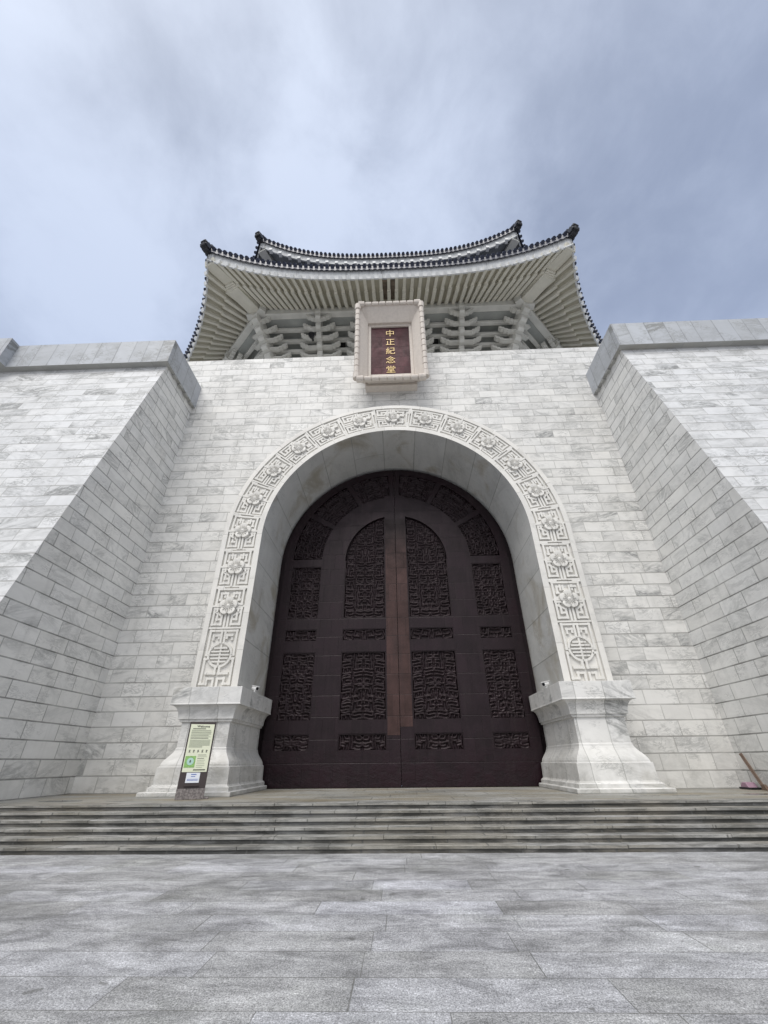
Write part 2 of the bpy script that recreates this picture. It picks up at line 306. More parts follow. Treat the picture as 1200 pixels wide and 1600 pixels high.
# ------------------------------------------------------------------ mesh builder
class MB:
    def __init__(s): s.v = []; s.f = []; s.uv = []; s.mi = []; s.sm = []
    def face(s, pts, uv=None, mi=0, smooth=False):
        i = len(s.v); s.v += [tuple(p) for p in pts]; s.f.append(tuple(range(i, i + len(pts)))); s.uv.append(uv); s.mi.append(mi); s.sm.append(smooth)
    def hexa(s, p, mi=0, skip=()):
        """p: 8 points, 0-3 bottom loop ccw seen from above, 4-7 top loop"""
        F = ((3, 2, 1, 0), (4, 5, 6, 7), (0, 1, 5, 4), (1, 2, 6, 5), (2, 3, 7, 6), (3, 0, 4, 7))
        for k, f in enumerate(F):
            if k not in skip: s.face([p[i] for i in f], mi=mi)
    def box(s, x0, x1, y0, y1, z0, z1, mi=0):
        s.hexa([(x0, y0, z0), (x1, y0, z0), (x1, y1, z0), (x0, y1, z0), (x0, y0, z1), (x1, y0, z1), (x1, y1, z1), (x0, y1, z1)], mi)
    def obox(s, c, ax, ay, az, mi=0):
        """oriented box: centre and three half-axis vectors"""
        c, ax, ay, az = Vector(c), Vector(ax), Vector(ay), Vector(az)
        s.hexa([c - ax - ay - az, c + ax - ay - az, c + ax + ay - az, c - ax + ay - az, c - ax - ay + az, c + ax - ay + az, c + ax + ay + az, c - ax + ay + az], mi)
    def beam(s, a, b, w, h, up=(0, 0, 1), mi=0):
        a, b = Vector(a), Vector(b); d = (b - a); side = d.cross(Vector(up)).normalized(); u = side.cross(d).normalized()
        s.obox((a + b) / 2, d / 2, -side * w / 2 if False else side * -(w / 2), u * h / 2, mi)
    def prism(s, poly, o, ex, ez, ey, mi=0):
        """poly in (a,b) -> o + a*ex + b*ez, extruded along +-ey (vector, full thickness)"""
        o, ex, ez, ey = Vector(o), Vector(ex), Vector(ez), Vector(ey)
        A = [o + ex * a + ez * b - ey / 2 for a, b in poly]; B = [p + ey for p in A]
        n = len(poly)
        s.face(A, mi=mi); s.face(B[::-1], mi=mi)
        for i in range(n):
            j = (i + 1) % n; s.face([A[j], A[i], B[i], B[j]], mi=mi)
    def tube(s, pts, r, n=8, mi=0, smooth=True, cap=True):
        pts = [Vector(p) for p in pts]; rr = r if isinstance(r, (list, tuple)) else [r] * len(pts); rings = []
        for i, p in enumerate(pts):
            d = (pts[min(i + 1, len(pts) - 1)] - pts[max(i - 1, 0)]).normalized()
            a = d.cross(Vector((0, 0, 1)) if abs(d.z) < .9 else Vector((1, 0, 0))).normalized(); b_ = d.cross(a)
            rings.append([p + (a * cos(2 * pi * k / n) + b_ * sin(2 * pi * k / n)) * rr[i] for k in range(n)])
        for i in range(len(rings) - 1):
            for k in range(n):
                l = (k + 1) % n; s.face([rings[i][k], rings[i][l], rings[i + 1][l], rings[i + 1][k]], mi=mi, smooth=smooth)
        if cap: s.face(rings[0][::-1], mi=mi); s.face(rings[-1], mi=mi)
    def build(s, name, mats, parent=None, weld=True, bevel=0., seg=2, loc=None):
        me = bpy.data.meshes.new(name); me.from_pydata(s.v, [], s.f)
        uvl = me.uv_layers.new(name='UVMap')
        for m_ in (mats if isinstance(mats, (list, tuple)) else [mats]): me.materials.append(M[m_])
        for poly, uv, mi, sm in zip(me.polygons, s.uv, s.mi, s.sm):
            poly.material_index = mi; poly.use_smooth = sm
            n = poly.normal
            for k, li in enumerate(poly.loop_indices):
                if uv: uvl.data[li].uv = uv[k]; continue
                x, y, z = me.vertices[me.loops[li].vertex_index].co
                a = (abs(n.x), abs(n.y), abs(n.z))
                if a[2] > .85: q = (x, y)
                elif a[0] > a[1]: q = (y, z)
                else: q = (x, z)
                uvl.data[li].uv = q
        if weld or bevel:
            bm = bmesh.new(); bm.from_mesh(me); bmesh.ops.remove_doubles(bm, verts=bm.verts, dist=.0004)
            bmesh.ops.recalc_face_normals(bm, faces=bm.faces); bm.to_mesh(me); bm.free()
        o = bpy.data.objects.new(name, me); COL.objects.link(o)
        if parent: o.parent = parent; o.matrix_parent_inverse = parent.matrix_world.inverted()
        if bevel:
            bv = o.modifiers.new('bevel', 'BEVEL'); bv.width = bevel; bv.segments = seg; bv.limit_method = 'ANGLE'
        return o

def tag(o, label=None, cat=None, group=None, kind=None):
    for k, v in (('label', label), ('category', cat), ('group', group), ('kind', kind)):
        if v: o[k] = v
    return o
def empty(name, loc=(0, 0, 0), rz=0.):
    o = bpy.data.objects.new(name, None); COL.objects.link(o); o.location = loc; o.rotation_euler = (0, 0, rz); o.empty_display_size = .3
    bpy.context.view_layer.update(); return o

# ------------------------------------------------------------------ setting: plaza, steps, terrace
R_, T_, NST = .15, .33, 6
EDGE = 14.47; PZ = -R_ * NST
mb = MB()
mb.face([(-400, -400, PZ), (400, -400, PZ), (400, 60, PZ), (-400, 60, PZ)])
tag(mb.build('plaza', 'plaza', weld=False), kind='structure')
mb = MB()
rs = random.Random(3)
for k in range(NST):                       # k=0 lowest tread
    z = PZ + R_ * (k + 1); y0 = EDGE - T_ * (NST - 1 - k)
    y1 = y0 + T_ + .25
    if k == NST - 1: y1 = y0 + .42
    x = -16.5
    while x < 16.4:                        # each slab of the nosing slightly out of line, as worn stone is
        w = rs.uniform(2.1, 3.1); x1 = min(x + w, 16.5); dz = rs.uniform(-.006, .004); dy = rs.uniform(-.012, .012)
        mb.box(x + .004, x1 - .004, y0 - .035 + dy, y1, z - .07 + dz, z + dz, 0)
        x = x1
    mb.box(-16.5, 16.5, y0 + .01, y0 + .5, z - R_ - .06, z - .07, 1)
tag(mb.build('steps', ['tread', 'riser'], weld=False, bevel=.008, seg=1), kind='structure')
mb = MB(); mb.box(-16.5, 16.5, EDGE + .385, 23.2, PZ, -.003)
tag(mb.build('terrace', 'terrace', weld=False), kind='structure')

# ------------------------------------------------------------------ the hall
HALL = empty('memorial_hall', (0, 19.5, 0))
tag(HALL, 'white marble hall with battered wings, arched portal and octagonal upturned blue tiled eaves', 'memorial hall')
YW, WX, ZT = 19.5, 13.22, 25.81
AI, AO, AE, ZS = 6.75, 8.50, 8.78, 10.88
YA, YD = 18.34, 21.96

def arch_pts(r, n=96, z0=0.):
    """left foot -> over the crown -> right foot, as (x, z)"""
    return [(-r, z0)] + [(-r * cos(pi * k / n), ZS + r * sin(pi * k / n)) for k in range(n + 1)] + [(r, z0)]

# facade wall with the arched hole
mb = MB(); rh = 8.6
mb.face([(-WX, YW, 0), (-rh, YW, 0), (-rh, YW, ZT), (-WX, YW, ZT)]); mb.face([(rh, YW, 0), (WX, YW, 0), (WX, YW, ZT), (rh, YW, ZT)])
ap = arch_pts(rh)[1:-1]
for (xa, za), (xb, zb) in zip(ap, ap[1:]): mb.face([(xa, YW, za), (xb, YW, zb), (xb, YW, ZT), (xa, YW, ZT)])
mb.box(-17, 17, YW + .003, 24.5, ZT - .35, ZT - .003)
for s_ in (-1, 1): mb.face([(s_ * WX, YW, 21.4), (s_ * 17, YW, 21.4), (s_ * 17, YW, ZT), (s_ * WX, YW, ZT)])
mb.face([(-WX, 24.5, 0), (WX, 24.5, 0), (WX, 24.5, ZT), (-WX, 24.5, ZT)])
for s in (-1, 1): mb.face([(s * WX, YW, 0), (s * WX, 24.5, 0), (s * WX, 24.5, ZT), (s * WX, YW, ZT)])
mb.build('facade_wall', 'wall', HALL, weld=False)

# battered wings and their cornices
LEAN, YF0 = .2054, 11.765
CZ0, CZ1, CX, CY = 21.12, 23.02, 13.0, 15.72
for s in (-1, 1):
    mb = MB(); zb, zt_ = -1.0, 21.5
    f = lambda z: YF0 + LEAN * z
    mb.face([(s * WX, f(zb), zb), (s * WX, 60, zb), (s * WX, 60, zt_), (s * WX, f(zt_), zt_)], mi=1)
    mb.face([(s * WX, f(zb), zb), (s * 70, f(zb), zb), (s * 70, f(zt_), zt_), (s * WX, f(zt_), zt_)], mi=0)
    mb.face([(s * WX, f(zt_), zt_), (s * 70, f(zt_), zt_), (s * 70, 60, zt_), (s * WX, 60, zt_)], mi=0)
    mb.face([(s * 70, f(zb), zb), (s * 70, 60, zb), (s * 70, 60, zt_), (s * 70, f(zt_), zt_)], mi=0)
    wg = mb.build('wing_wall', ['wing', 'side'], HALL)
    mb = MB()
    x0, x1 = sorted((s * CX, s * 70))
    mb.hexa([(x0, CY, CZ0), (x1, CY, CZ0), (x1, 60, CZ0), (x0, 60, CZ0), (x0, CY, CZ1), (x1, CY, CZ1), (x1, 60, CZ1), (x0, 60, CZ1)])
    if s < 0:    # the cornice breaks forward farther along the left wing
        mb.box(-70, -22.7, CY - .55, CY + .3, CZ0 + .004, CZ1 + .004)
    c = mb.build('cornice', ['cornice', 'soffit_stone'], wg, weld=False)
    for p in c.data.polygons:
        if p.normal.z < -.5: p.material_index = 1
    # dark slots under the return
    for k in range(4):
        yy = 16.7 + k * .72; mb = MB()
        xx0, xx1 = sorted((s * (CX + .02), s * (WX - .003)))
        mb.box(xx0, xx1, yy, yy + .30, CZ0 - .10, CZ0 - .002); mb.build('dentil', 'soffit_stone', wg, weld=False)

# arch surround: plain ring rims, recessed carved ground, bevelled outer edge
FZ = 3.6; RI = AI + .27
def ring(mb, r0, r1, y0, y1, mi=0, z0=FZ, n=96):
    a, b = arch_pts(r0, n, z0), arch_pts(r1, n, z0)
    s0 = [0.]
    for (xa, za), (xb, zb) in zip(a, a[1:]): s0.append(s0[-1] + sqrt((xa - xb) ** 2 + (za - zb) ** 2) * 7.65 / r0 if za > ZS - .01 and zb > ZS - .01 else s0[-1] + abs(za - zb))
    for i in range(len(a) - 1):
        mb.face([(a[i][0], y0, a[i][1]), (a[i + 1][0], y0, a[i + 1][1]), (b[i + 1][0], y1, b[i + 1][1]), (b[i][0], y1, b[i][1])],
                uv=[(s0[i] + .58, r0), (s0[i + 1] + .58, r0), (s0[i + 1] + .58, r1 + abs(y1 - y0)), (s0[i] + .58, r1 + abs(y1 - y0))], mi=mi)
DEP = .12
mb = MB()
ring(mb, AI, RI, YA, YA); ring(mb, RI, RI + .01, YA, YA + DEP); ring(mb, RI + .01, AO - .01, YA + DEP, YA + DEP)
ring(mb, AO - .01, AO, YA + DEP, YA); ring(mb, AO, AE - .05, YA, YA); ring(mb, AE - .05, AE, YA, YA + .08); ring(mb, AE, AE + .01, YA + .08, YW + .05)
SUR = mb.build('arch_surround', 'arch', HALL, weld=False)

S_L = (ZS - FZ) + pi * 7.65 + (ZS - FZ)     # path length at the mid radius
def amap(sv, t, y):
    """path length sv, radial position t (metres from the arch's inner edge) -> world"""
    st = ZS - FZ; r = AI + t
    if sv < st: return Vector((-r, y, FZ + sv))
    if sv > st + pi * 7.65: return Vector((r, y, FZ + (S_L - sv)))
    a = (sv - st) / 7.65; return Vector((-r * cos(a), y, ZS + r * sin(a)))
TW0, TW1 = RI - AI, AO - AI               # radial range of the carved band
TC, TH = (TW0 + TW1) / 2, (TW1 - TW0) / 2
BARK = [0]
def bar(mb, P, a0, b0, a1, b1, w=.062, y0=YA + .004, y1=YA + DEP):
    """raised carved bar in panel coordinates: a across -1..1, b along -1..1"""
    BARK[0] += 1; y0 = y0 + .0023 * (BARK[0] % 19)
    L = max(abs(a1 - a0) * TH, abs(b1 - b0) * P['h']); n = max(1, int(L / .3))
    dx, dy = (a1 - a0) * TH, (b1 - b0) * P['h']; l = sqrt(dx * dx + dy * dy) or 1
    nx, ny = -dy / l * w, dx / l * w; ex, ey = dx / l * w, dy / l * w
    def W_(a, b, y):                      # a,b in metres relative to the panel centre
        sv = P['s'] + P['d'] * b; t = TC + a
        return amap(sv, t, y)
    A = (a0 * TH - ex, b0 * P['h'] - ey); B = (a1 * TH + ex, b1 * P['h'] + ey)
    for i in range(n):
        f0, f1 = i / n, (i + 1) / n
        p = (A[0] + (B[0] - A[0]) * f0, A[1] + (B[1] - A[1]) * f0); q = (A[0] + (B[0] - A[0]) * f1, A[1] + (B[1] - A[1]) * f1)
        k = .72
        top = [W_(p[0] + nx * k, p[1] + ny * k, y0), W_(q[0] + nx * k, q[1] + ny * k, y0), W_(q[0] - nx * k, q[1] - ny * k, y0), W_(p[0] - nx * k, p[1] - ny * k, y0)]
        bot = [W_(p[0] + nx, p[1] + ny, y1), W_(q[0] + nx, q[1] + ny, y1), W_(q[0] - nx, q[1] - ny, y1), W_(p[0] - nx, p[1] - ny, y1)]
        mb.face(top)
        for e in range(4):
            g = (e + 1) % 4; mb.face([bot[e], bot[g], top[g], top[e]])
FRET = []
for sg in (-1, 1):
    FRET += [(sg * .80, .88, 0, .88), (sg * .80, .88, sg * .80, .12), (sg * .80, .12, sg * .50, .12),
             (sg * .56, .66, sg * .56, .34), (sg * .56, .66, sg * .20, .66), (sg * .20, .66, sg * .20, .52), (sg * .56, .34, sg * .62, .34),
             (sg * .84, -.10, sg * .56, -.10), (sg * .84, -.10, sg * .84, -.86), (sg * .84, -.86, sg * .32, -.86), (sg * .32, -.86, sg * .32, -.46),
             (sg * .32, -.46, sg * .44, -.40), (sg * .60, -.34, sg * .60, -.62), (sg * .60, -.62, sg * .46, -.62), (sg * .60, -.34, sg * .72, -.28),
             (sg * .10, -.98, sg * .10, -.40), (sg * .36, .70, sg * .36, .52), (sg * .62, .02, sg * .95, .02), (sg * .95, .95, sg * .55, .95), (sg * .66, -.20, sg * .66, -.12)]
FRET = list(dict.fromkeys(FRET))
def disc_relief(mb, c, e1, e2, R, prof, nr=7, nt=40, lobes=5, y0=YA, phase=0.):
    """flower or boss relief on the plane y = y0, raised towards the viewer"""
    rows = []
    for i in range(nr + 1):
        f = i / nr; row = []
        for k in range(nt):
            th = 2 * pi * k / nt + phase
            ro = R * (.74 + .26 * abs(cos(lobes * th / 2)) ** .55) if lobes else R
            h = prof(f, abs(cos(lobes * th / 2)) if lobes else 1)
            p = c + e1 * (ro * f * sin(th)) + e2 * (ro * f * cos(th)); row.append(Vector((p.x, y0 - h, p.z)))
        rows.append(row)
    for i in range(nr):
        for k in range(nt):
            l = (k + 1) % nt; mb.face([rows[i][k], rows[i][l], rows[i + 1][l], rows[i + 1][k]], smooth=True)
MED_H, PITCH = 2.44 + .14, 1.963
fret = MB(); nb = 17
s_first = (S_L - nb * PITCH) / 2 + PITCH / 2
def fprof(f, lob):
    if f > .985: return -DEP
    cup = max(0., min(1., (f - .18) / .6))
    return .04 + .045 * cup * cup * (3 - 2 * cup) * (.15 + .85 * lob ** .6) - (.035 if f > .93 else 0)
blossom_specs = []
for i in range(nb):
    sc = s_first + i * PITCH; d = 1 if i <= nb // 2 else -1
    P = dict(s=sc, d=d, h=PITCH / 2 * .97)
    for (a0, b0, a1, b1) in FRET: bar(fret, P, a0, b0, a1, b1)
    for e in (-1, 1): pass
    blossom_specs.append((sc, d))
for i in range(nb + 1):                    # dividing ribs between panels
    sc = s_first - PITCH / 2 + i * PITCH
    bar(fret, dict(s=sc, d=1, h=1.), -.95, 0, .95, 0, w=.05, y0=YA + .003)
# long-life medallion panels at both feet
for (sc, d) in ((s_first - PITCH / 2 - MED_H / 2, 1), (S_L - (s_first - PITCH / 2 - MED_H / 2), -1)):
    P = dict(s=sc, d=d, h=MED_H / 2)
    for sg in (-1, 1):
        for q in ((sg * .80, .90, 0, .90), (sg * .80, .90, sg * .80, .10), (sg * .80, .10, sg * .66, .10), (sg * .55, .62, sg * .55, .74), (sg * .55, .74, sg * .25, .74), (sg * .25, .74, sg * .25, .66),
                  (sg * .84, -.04, sg * .70, -.04), (sg * .84, -.04, sg * .84, -.82), (sg * .84, -.82, sg * .50, -.82), (sg * .50, -.82, sg * .50, -.66), (sg * .50, -.66, sg * .16, -.66),
                  (sg * .12, -.98, sg * .12, -.72), (sg * .60, -.50, sg * .12, -.50), (sg * .12, -.50, sg * .12, -.36), (sg * .10, .88, sg * .10, .52)):
            bar(fret, P, *q)
    RR = .60 * TH * 1.12
    for (th0, th1) in ((8, 82), (98, 172), (188, 262), (278, 352)):
        n = 8
        for k in range(n):
            t0, t1 = radians(th0 + (th1 - th0) * k / n), radians(th0 + (th1 - th0) * (k + 1) / n)
            bar(fret, P, cos(t0) * RR / TH, sin(t0) * RR / P['h'] + .10, cos(t1) * RR / TH, sin(t1) * RR / P['h'] + .10, w=.06)
    for (bz, hw) in ((.31, .34), (.20, .48), (.09, .50), (-.02, .46), (-.13, .36)):
        for sg in (-1, 1): bar(fret, P, sg * .06, bz, sg * hw, bz, w=.045)
    bar(fret, P, 0, .40, 0, -.25, w=.05)
fret.build('fret_carving', 'arch', SUR, weld=False)
for (sc, d) in blossom_specs:
    mb = MB(); c = amap(sc, TC, YA); up = (amap(sc + d * .1, TC, YA) - amap(sc - d * .1, TC, YA)).normalized(); rt = Vector((up.z, 0, -up.x))
    c = c + up * .02
    disc_relief(mb, c, rt, up, .47, fprof, nr=10, nt=60)
    disc_relief(mb, Vector((c.x, c.y, c.z)), rt, up, .09, lambda f, l: .075 + .045 * cos(f * pi / 2), nr=3, nt=14, lobes=0, y0=YA)
    for k in range(15):                    # stamens
        th = 2 * pi * (k + .5) / 15; dv = rt * sin(th) + up * cos(th)
        a, b = c + dv * .08, c + dv * (.24 + .05 * (k % 2)); a.y = YA - .07; b.y = YA - .10
        mb.beam(a, b, .022, .05, up=(0, -1, 0))
    mb.build('blossom', 'arch', SUR, weld=False)

# arch lining (jambs and vault) back to the door
mb = MB(); a = arch_pts(AI, 96, 0.); sv = 0.
for (xa, za), (xb, zb) in zip(a, a[1:]):
    l = sqrt((xa - xb) ** 2 + (za - zb) ** 2)
    mb.face([(xa, YA, za), (xb, YA, zb), (xb, YD + .6, zb), (xa, YD + .6, za)], uv=[(YA + 2, sv), (YA + 2, sv + l), (YD + 2.6, sv + l), (YD + 2.6, sv)], smooth=True); sv += l
mb.build('arch_lining', 'lining', HALL, weld=False)

# pedestals
PROF = [(0, 0), (.135, 0), (.15, .03), (.15, .12), (.28, .13), (.30, .17), (.33, .21), (.36, .23), (.90, .25), (.905, .30)]
PROF += [(.905 + .595 * k / 8, .30 + .31 * (1 - cos(pi * k / 8)) / 2) for k in range(1, 9)]
PROF += [(1.52, .63), (2.38, .64), (2.385, .56), (2.47, .55), (2.475, .50)]
PROF += [(2.475 + .47 * k / 8, .50 - .24 * (1 - sqrt(1 - (k / 8 * .98) ** 2))) for k in range(1, 9)]
PROF += [(2.955, .245), (2.96, .205), (3.0, .205), (3.005, .225), (3.6, .215)]
for s in (-1, 1):
    mb = MB(); loops = []
    for (z, o) in PROF:
        xi, xo, yf, yb = 5.95 + o, 9.25 - o - (.13 if o > .1 else 0), 17.13 + o, YD - .22
        loops.append([(s * xi, yf, z), (s * xi, yb, z), (s * xo, yb, z), (s * xo, yf, z)])
    for A, B in zip(loops, loops[1:]):
        for k in range(4):
            l = (k + 1) % 4; mb.face([A[k], A[l], B[l], B[k]])
    mb.face(loops[-1])
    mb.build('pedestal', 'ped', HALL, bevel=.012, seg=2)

# ------------------------------------------------------------------ bronze doors
MOTIFS = [[[(.08, .06), (.08, .94), (.92, .94), (.92, .34), (.42, .34), (.42, .62)]],
          [[(.92, .70), (.92, .94), (.10, .94), (.10, .08), (.92, .08)], [(.45, .50), (.95, .50)]],
          [[(.06, .94), (.94, .94), (.94, .52), (.10, .52), (.10, .08), (.94, .08)]],
          [[(.08, .94), (.5, .80), (.92, .94)], [(.08, .08), (.08, .58), (.92, .58), (.92, .08)], [(.5, .08), (.5, .28)]],
          [[(.5, .94), (.5, .5), (.06, .5), (.06, .08), (.5, .08)], [(.94, .94), (.94, .08)], [(.08, .92), (.12, .80)]]]
def labyrinth(wm, hm, cell=.56, res=.030, seed=0):
    """mirror-symmetric field of hooked scrolls (height 0..1) of size wm x hm metres"""
    nx, ny = max(8, int(wm / res)), max(8, int(hm / res)); r = np.random.RandomState(seed)
    half = wm / 2; nc = max(1, int(round(half / cell))); nr = max(1, int(round(hm / (cell * .86)))); cw, ch = half / nc, hm / nr
    xs = (np.arange(nx) + .5) / nx * wm - half; ys = (np.arange(ny) + .5) / ny * hm
    X, Y = np.meshgrid(np.abs(xs), ys)
    X = X + .024 * np.sin(Y * 9 + seed) + .013 * np.sin(Y * 23 + 2 * seed); Y = Y + .022 * np.sin(X * 11 + seed * 1.7)
    D = np.full((ny, nx), 9.); last = -1
    for j in range(nr):
        for i in range(nc):
            k = r.randint(len(MOTIFS)); k = (k + 1) % len(MOTIFS) if k == last else k; last = k
            fx, fy = r.rand() < .5, r.rand() < .5
            for pl in MOTIFS[k]:
                q = [((i + (1 - a if fx else a) * .90 + .05) * cw, (j + (1 - b if fy else b) * .90 + .05) * ch) for a, b in pl]
                for (ax, ay), (bx_, by) in zip(q, q[1:]):
                    dx, dy = bx_ - ax, by - ay; tt = np.clip(((X - ax) * dx + (Y - ay) * dy) / (dx * dx + dy * dy + 1e-9), 0, 1)
                    D = np.minimum(D, np.hypot(X - ax - tt * dx, Y - ay - tt * dy))
    f = np.clip((.068 - D) / .045, 0, 1)
    return f * f * (3 - 2 * f)
def relief(mb, fld, mp, depth):
    ny, nx = fld.shape; base = len(mb.v)
    for j in range(ny):
        for i in range(nx): mb.v.append(tuple(mp(i / (nx - 1), j / (ny - 1), float(fld[j, i]) * depth)))
    for j in range(ny - 1):
        for i in range(nx - 1):
            a = base + j * nx + i; mb.f.append((a, a + 1, a + nx + 1, a + nx)); mb.uv.append(None); mb.mi.append(0); mb.sm.append(True)
ZA = 11.0
RD = .16                                    # recess of panels
seedc = 10
for s in (-1, 1):
    mb = MB(); y = YD
    X = lambda v: s * v
    def bx(x0, x1, z0, z1, yo=0., d=RD + .1, mi=0):
        x0, x1 = sorted((X(x0), X(x1))); mb.box(x0, x1, y + yo, y + d + .05, z0, z1, mi)
    bx(.012, .63, .02, 15.4, 0.)                       # meeting stile
    bx(2.93, 4.27, .02, ZA, .004)                      # middle stile
    bx(5.97, 6.45, .02, ZA + .02, .006)                 # outer stile
    for z0, z1 in ((.02, 1.42), (2.14, 2.68), (5.87, 6.42), (7.05, 7.62)):
        bx(.6, 2.95, z0, z1, .010); bx(4.25, 6.0, z0, z1, .012)
    bx(4.25, 6.0, 10.66, 11.12, .012)
    def sector(r0, r1, a0, a1, yo, n=24):
        for k in range(n):
            t0, t1 = a0 + (a1 - a0) * k / n, a0 + (a1 - a0) * (k + 1) / n
            P = lambda r, t, yy: (X(r * cos(t)), yy, ZA + r * sin(t))
            mb.face([P(r0, t0, y + yo), P(r1, t0, y + yo), P(r1, t1, y + yo), P(r0, t1, y + yo)])
            mb.face([P(r0, t0, y + yo), P(r0, t1, y + yo), P(r0, t1, y + .3), P(r0, t0, y + .3)])
            mb.face([P(r1, t0, y + yo), P(r1, t1, y + yo), P(r1, t1, y + .3), P(r1, t0, y + .3)])
    sector(2.93, 4.30, 0, pi / 2 - .005, .002)
    sector(5.98, 6.42, .0, pi / 2 - .005, .008)
    for a in (31, 61, 88.2):
        a_ = radians(a); sector(4.28, 6.0, a_ - .03, a_ + .03, .012, 2)
    # backing plate
    x0, x1 = sorted((X(.012), X(6.95)))
    mb.box(x0, x1, y + .32, y + .5, .02, ZA); 
    mb.face([(X(.012), y + .33, ZA)] + [(X(7.1 * cos(t * pi / 48)), y + .33, ZA + 7.1 * sin(t * pi / 48)) for t in range(0, 24)] + [(X(.012), y + .33, ZA + 7.1)])
    DOOR = mb.build('door', ['bronze', 'painted_sheen'], HALL, weld=False)
    # reflected sheen on the meeting stile, painted as a redder bronze strip
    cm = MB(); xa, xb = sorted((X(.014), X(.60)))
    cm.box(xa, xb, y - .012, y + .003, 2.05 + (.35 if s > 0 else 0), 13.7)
    cm.build('stile_sheen', 'painted_sheen', DOOR, weld=False)
    # mouldings round each opening + carved panels
    def panel(x0, x1, z0, z1, curved=False):
        global seedc
        seedc += 1; pm = MB(); wm, hm = x1 - x0, z1 - z0
        fld = labyrinth(wm - .10, hm - .10, .47, seed=seedc)
        if curved:
            ny, nx = fld.shape
            for j in range(ny):
                for i in range(nx):
                    xx, zz = x0 + wm * i / (nx - 1), z0 + hm * j / (ny - 1)
                    if zz > ZA and sqrt(xx * xx + (zz - ZA) ** 2) > 2.88: fld[j, i] = -.4
        relief(pm, fld, lambda a, b, h: (X(x0 + .05 + a * (wm - .10)), y + RD - h, z0 + .05 + b * (hm - .10)), .095)
        e = .045; yy0, yy1 = y + .03, y + RD + .05
        xs = sorted((X(x0), X(x1)))
        pm.box(xs[0], xs[0] + e, yy0, yy1, z0, z1 if not curved else ZA); pm.box(xs[1] - e, xs[1], yy0, yy1, z0, z1 if not curved else (z1 - .1 if s < 0 else ZA))
        pm.box(xs[0] + e, xs[1] - e, yy0, yy1, z0, z0 + e)
        if not curved: pm.box(xs[0] + e, xs[1] - e, yy0, yy1, z1 - e, z1)
        return pm.build('carved_panel', 'bronzep', DOOR, weld=False)
    if s > 0: seedc = 10
    for z0, z1 in ((1.42, 2.14), (2.68, 5.87), (6.42, 7.05)):
        panel(.63, 2.93, z0, z1); panel(4.27, 5.97, z0, z1)
    panel(4.27, 5.97, 7.62, 10.66); panel(.63, 2.93, 7.62, 13.86, True)
    for k, (a0, a1) in enumerate(((2, 29.3), (32.7, 59.3), (62.7, 86.4))):
        seedc += 1; pm = MB(); t0, t1 = radians(a0), radians(a1)
        fld = labyrinth((t1 - t0) * 5.1, 1.66, .45, seed=seedc)
        relief(pm, fld, lambda a, b, h: (X((4.31 + 1.66 * b) * cos(t0 + (t1 - t0) * a)), y + RD - h, ZA + (4.31 + 1.66 * b) * sin(t0 + (t1 - t0) * a)), .12)
        pm.build('carved_panel', 'bronzep', DOOR, weld=False)

# ------------------------------------------------------------------ octagonal roofs
YC = 53.4
def frame(th):
    """side direction th: outward normal, tangent"""
    return Vector((sin(th), -cos(th), 0)), Vector((cos(th), sin(th), 0))
CC = Vector((0, YC, 0))
def eave(th, u, ap, hs, e, zc, lift):
    n, t = frame(th)
    p = CC + n * (ap + e * abs(u) ** 3) + t * (u * hs); p.z = zc + lift * abs(u) ** 2.7
    return p
LOW = dict(ap=34.4, hs=14.785, e=1.30, zc=36.15, lift=1.42)
UPP = dict(ap=30.4, hs=13.09, e=1.2, zc=45.6, lift=2.0)
LOWS = dict(LOW, ap=33.1, e=2.60)
SIDES = [0., radians(45), radians(-45)]
def inner(th, x, ap, z):
    n, t = frame(th); p = CC + n * ap + t * x; p.z = z; return p
AP_P = 29.9; HS_P = AP_P * math.tan(pi / 8); ZP = 37.35          # outer purlin ring
def roof_side(th, E, name, in_ap, in_z, fh, soff, drop=.22, nu=64):
    n, t = frame(th)
    us = [-1 + 2 * k / nu for k in range(nu + 1)]
    # soffit
    mb = MB(); hin = in_ap * math.tan(pi / 8)
    for a, b in zip(us, us[1:]):
        A, B = eave(th, a, **E), eave(th, b, **E); A.z -= fh - drop; B.z -= fh - drop; A -= n * .12; B -= n * .12
        C_, D = inner(th, b * hin, in_ap, in_z + .35 * abs(b) ** 4), inner(th, a * hin, in_ap, in_z + .35 * abs(a) ** 4)
        mb.face([A, B, C_, D])
        up = Vector((0, 0, .35)); mb.face([A + up, B + up, C_ + up, D + up])
    so_ = mb.build('eave_soffit', soff, HALL, weld=False)
    # fascia: leaning board following the eave, with a moulded lower lip
    mb = MB(); L = 0
    for a, b in zip(us, us[1:]):
        A, B = eave(th, a, **E), eave(th, b, **E); dl = (B - A).length
        pr = [(.00, 0), (.10, -fh * .45), (.16, -fh + .14), (.06, -fh + .13), (.06, -fh), (.19, -fh), (.19, 0)]
        ra = [A - n * d + Vector((0, 0, z)) for d, z in pr]; rb = [B - n * d + Vector((0, 0, z)) for d, z in pr]
        for k in range(len(pr)):
            l = (k + 1) % len(pr)
            mb.face([ra[k], rb[k], rb[l], ra[l]], uv=[(L, pr[k][1]), (L + dl, pr[k][1]), (L + dl, pr[l][1]), (L, pr[l][1])])
        L += dl
    mb.build('fascia', 'fascia', HALL, weld=False)
    return so_
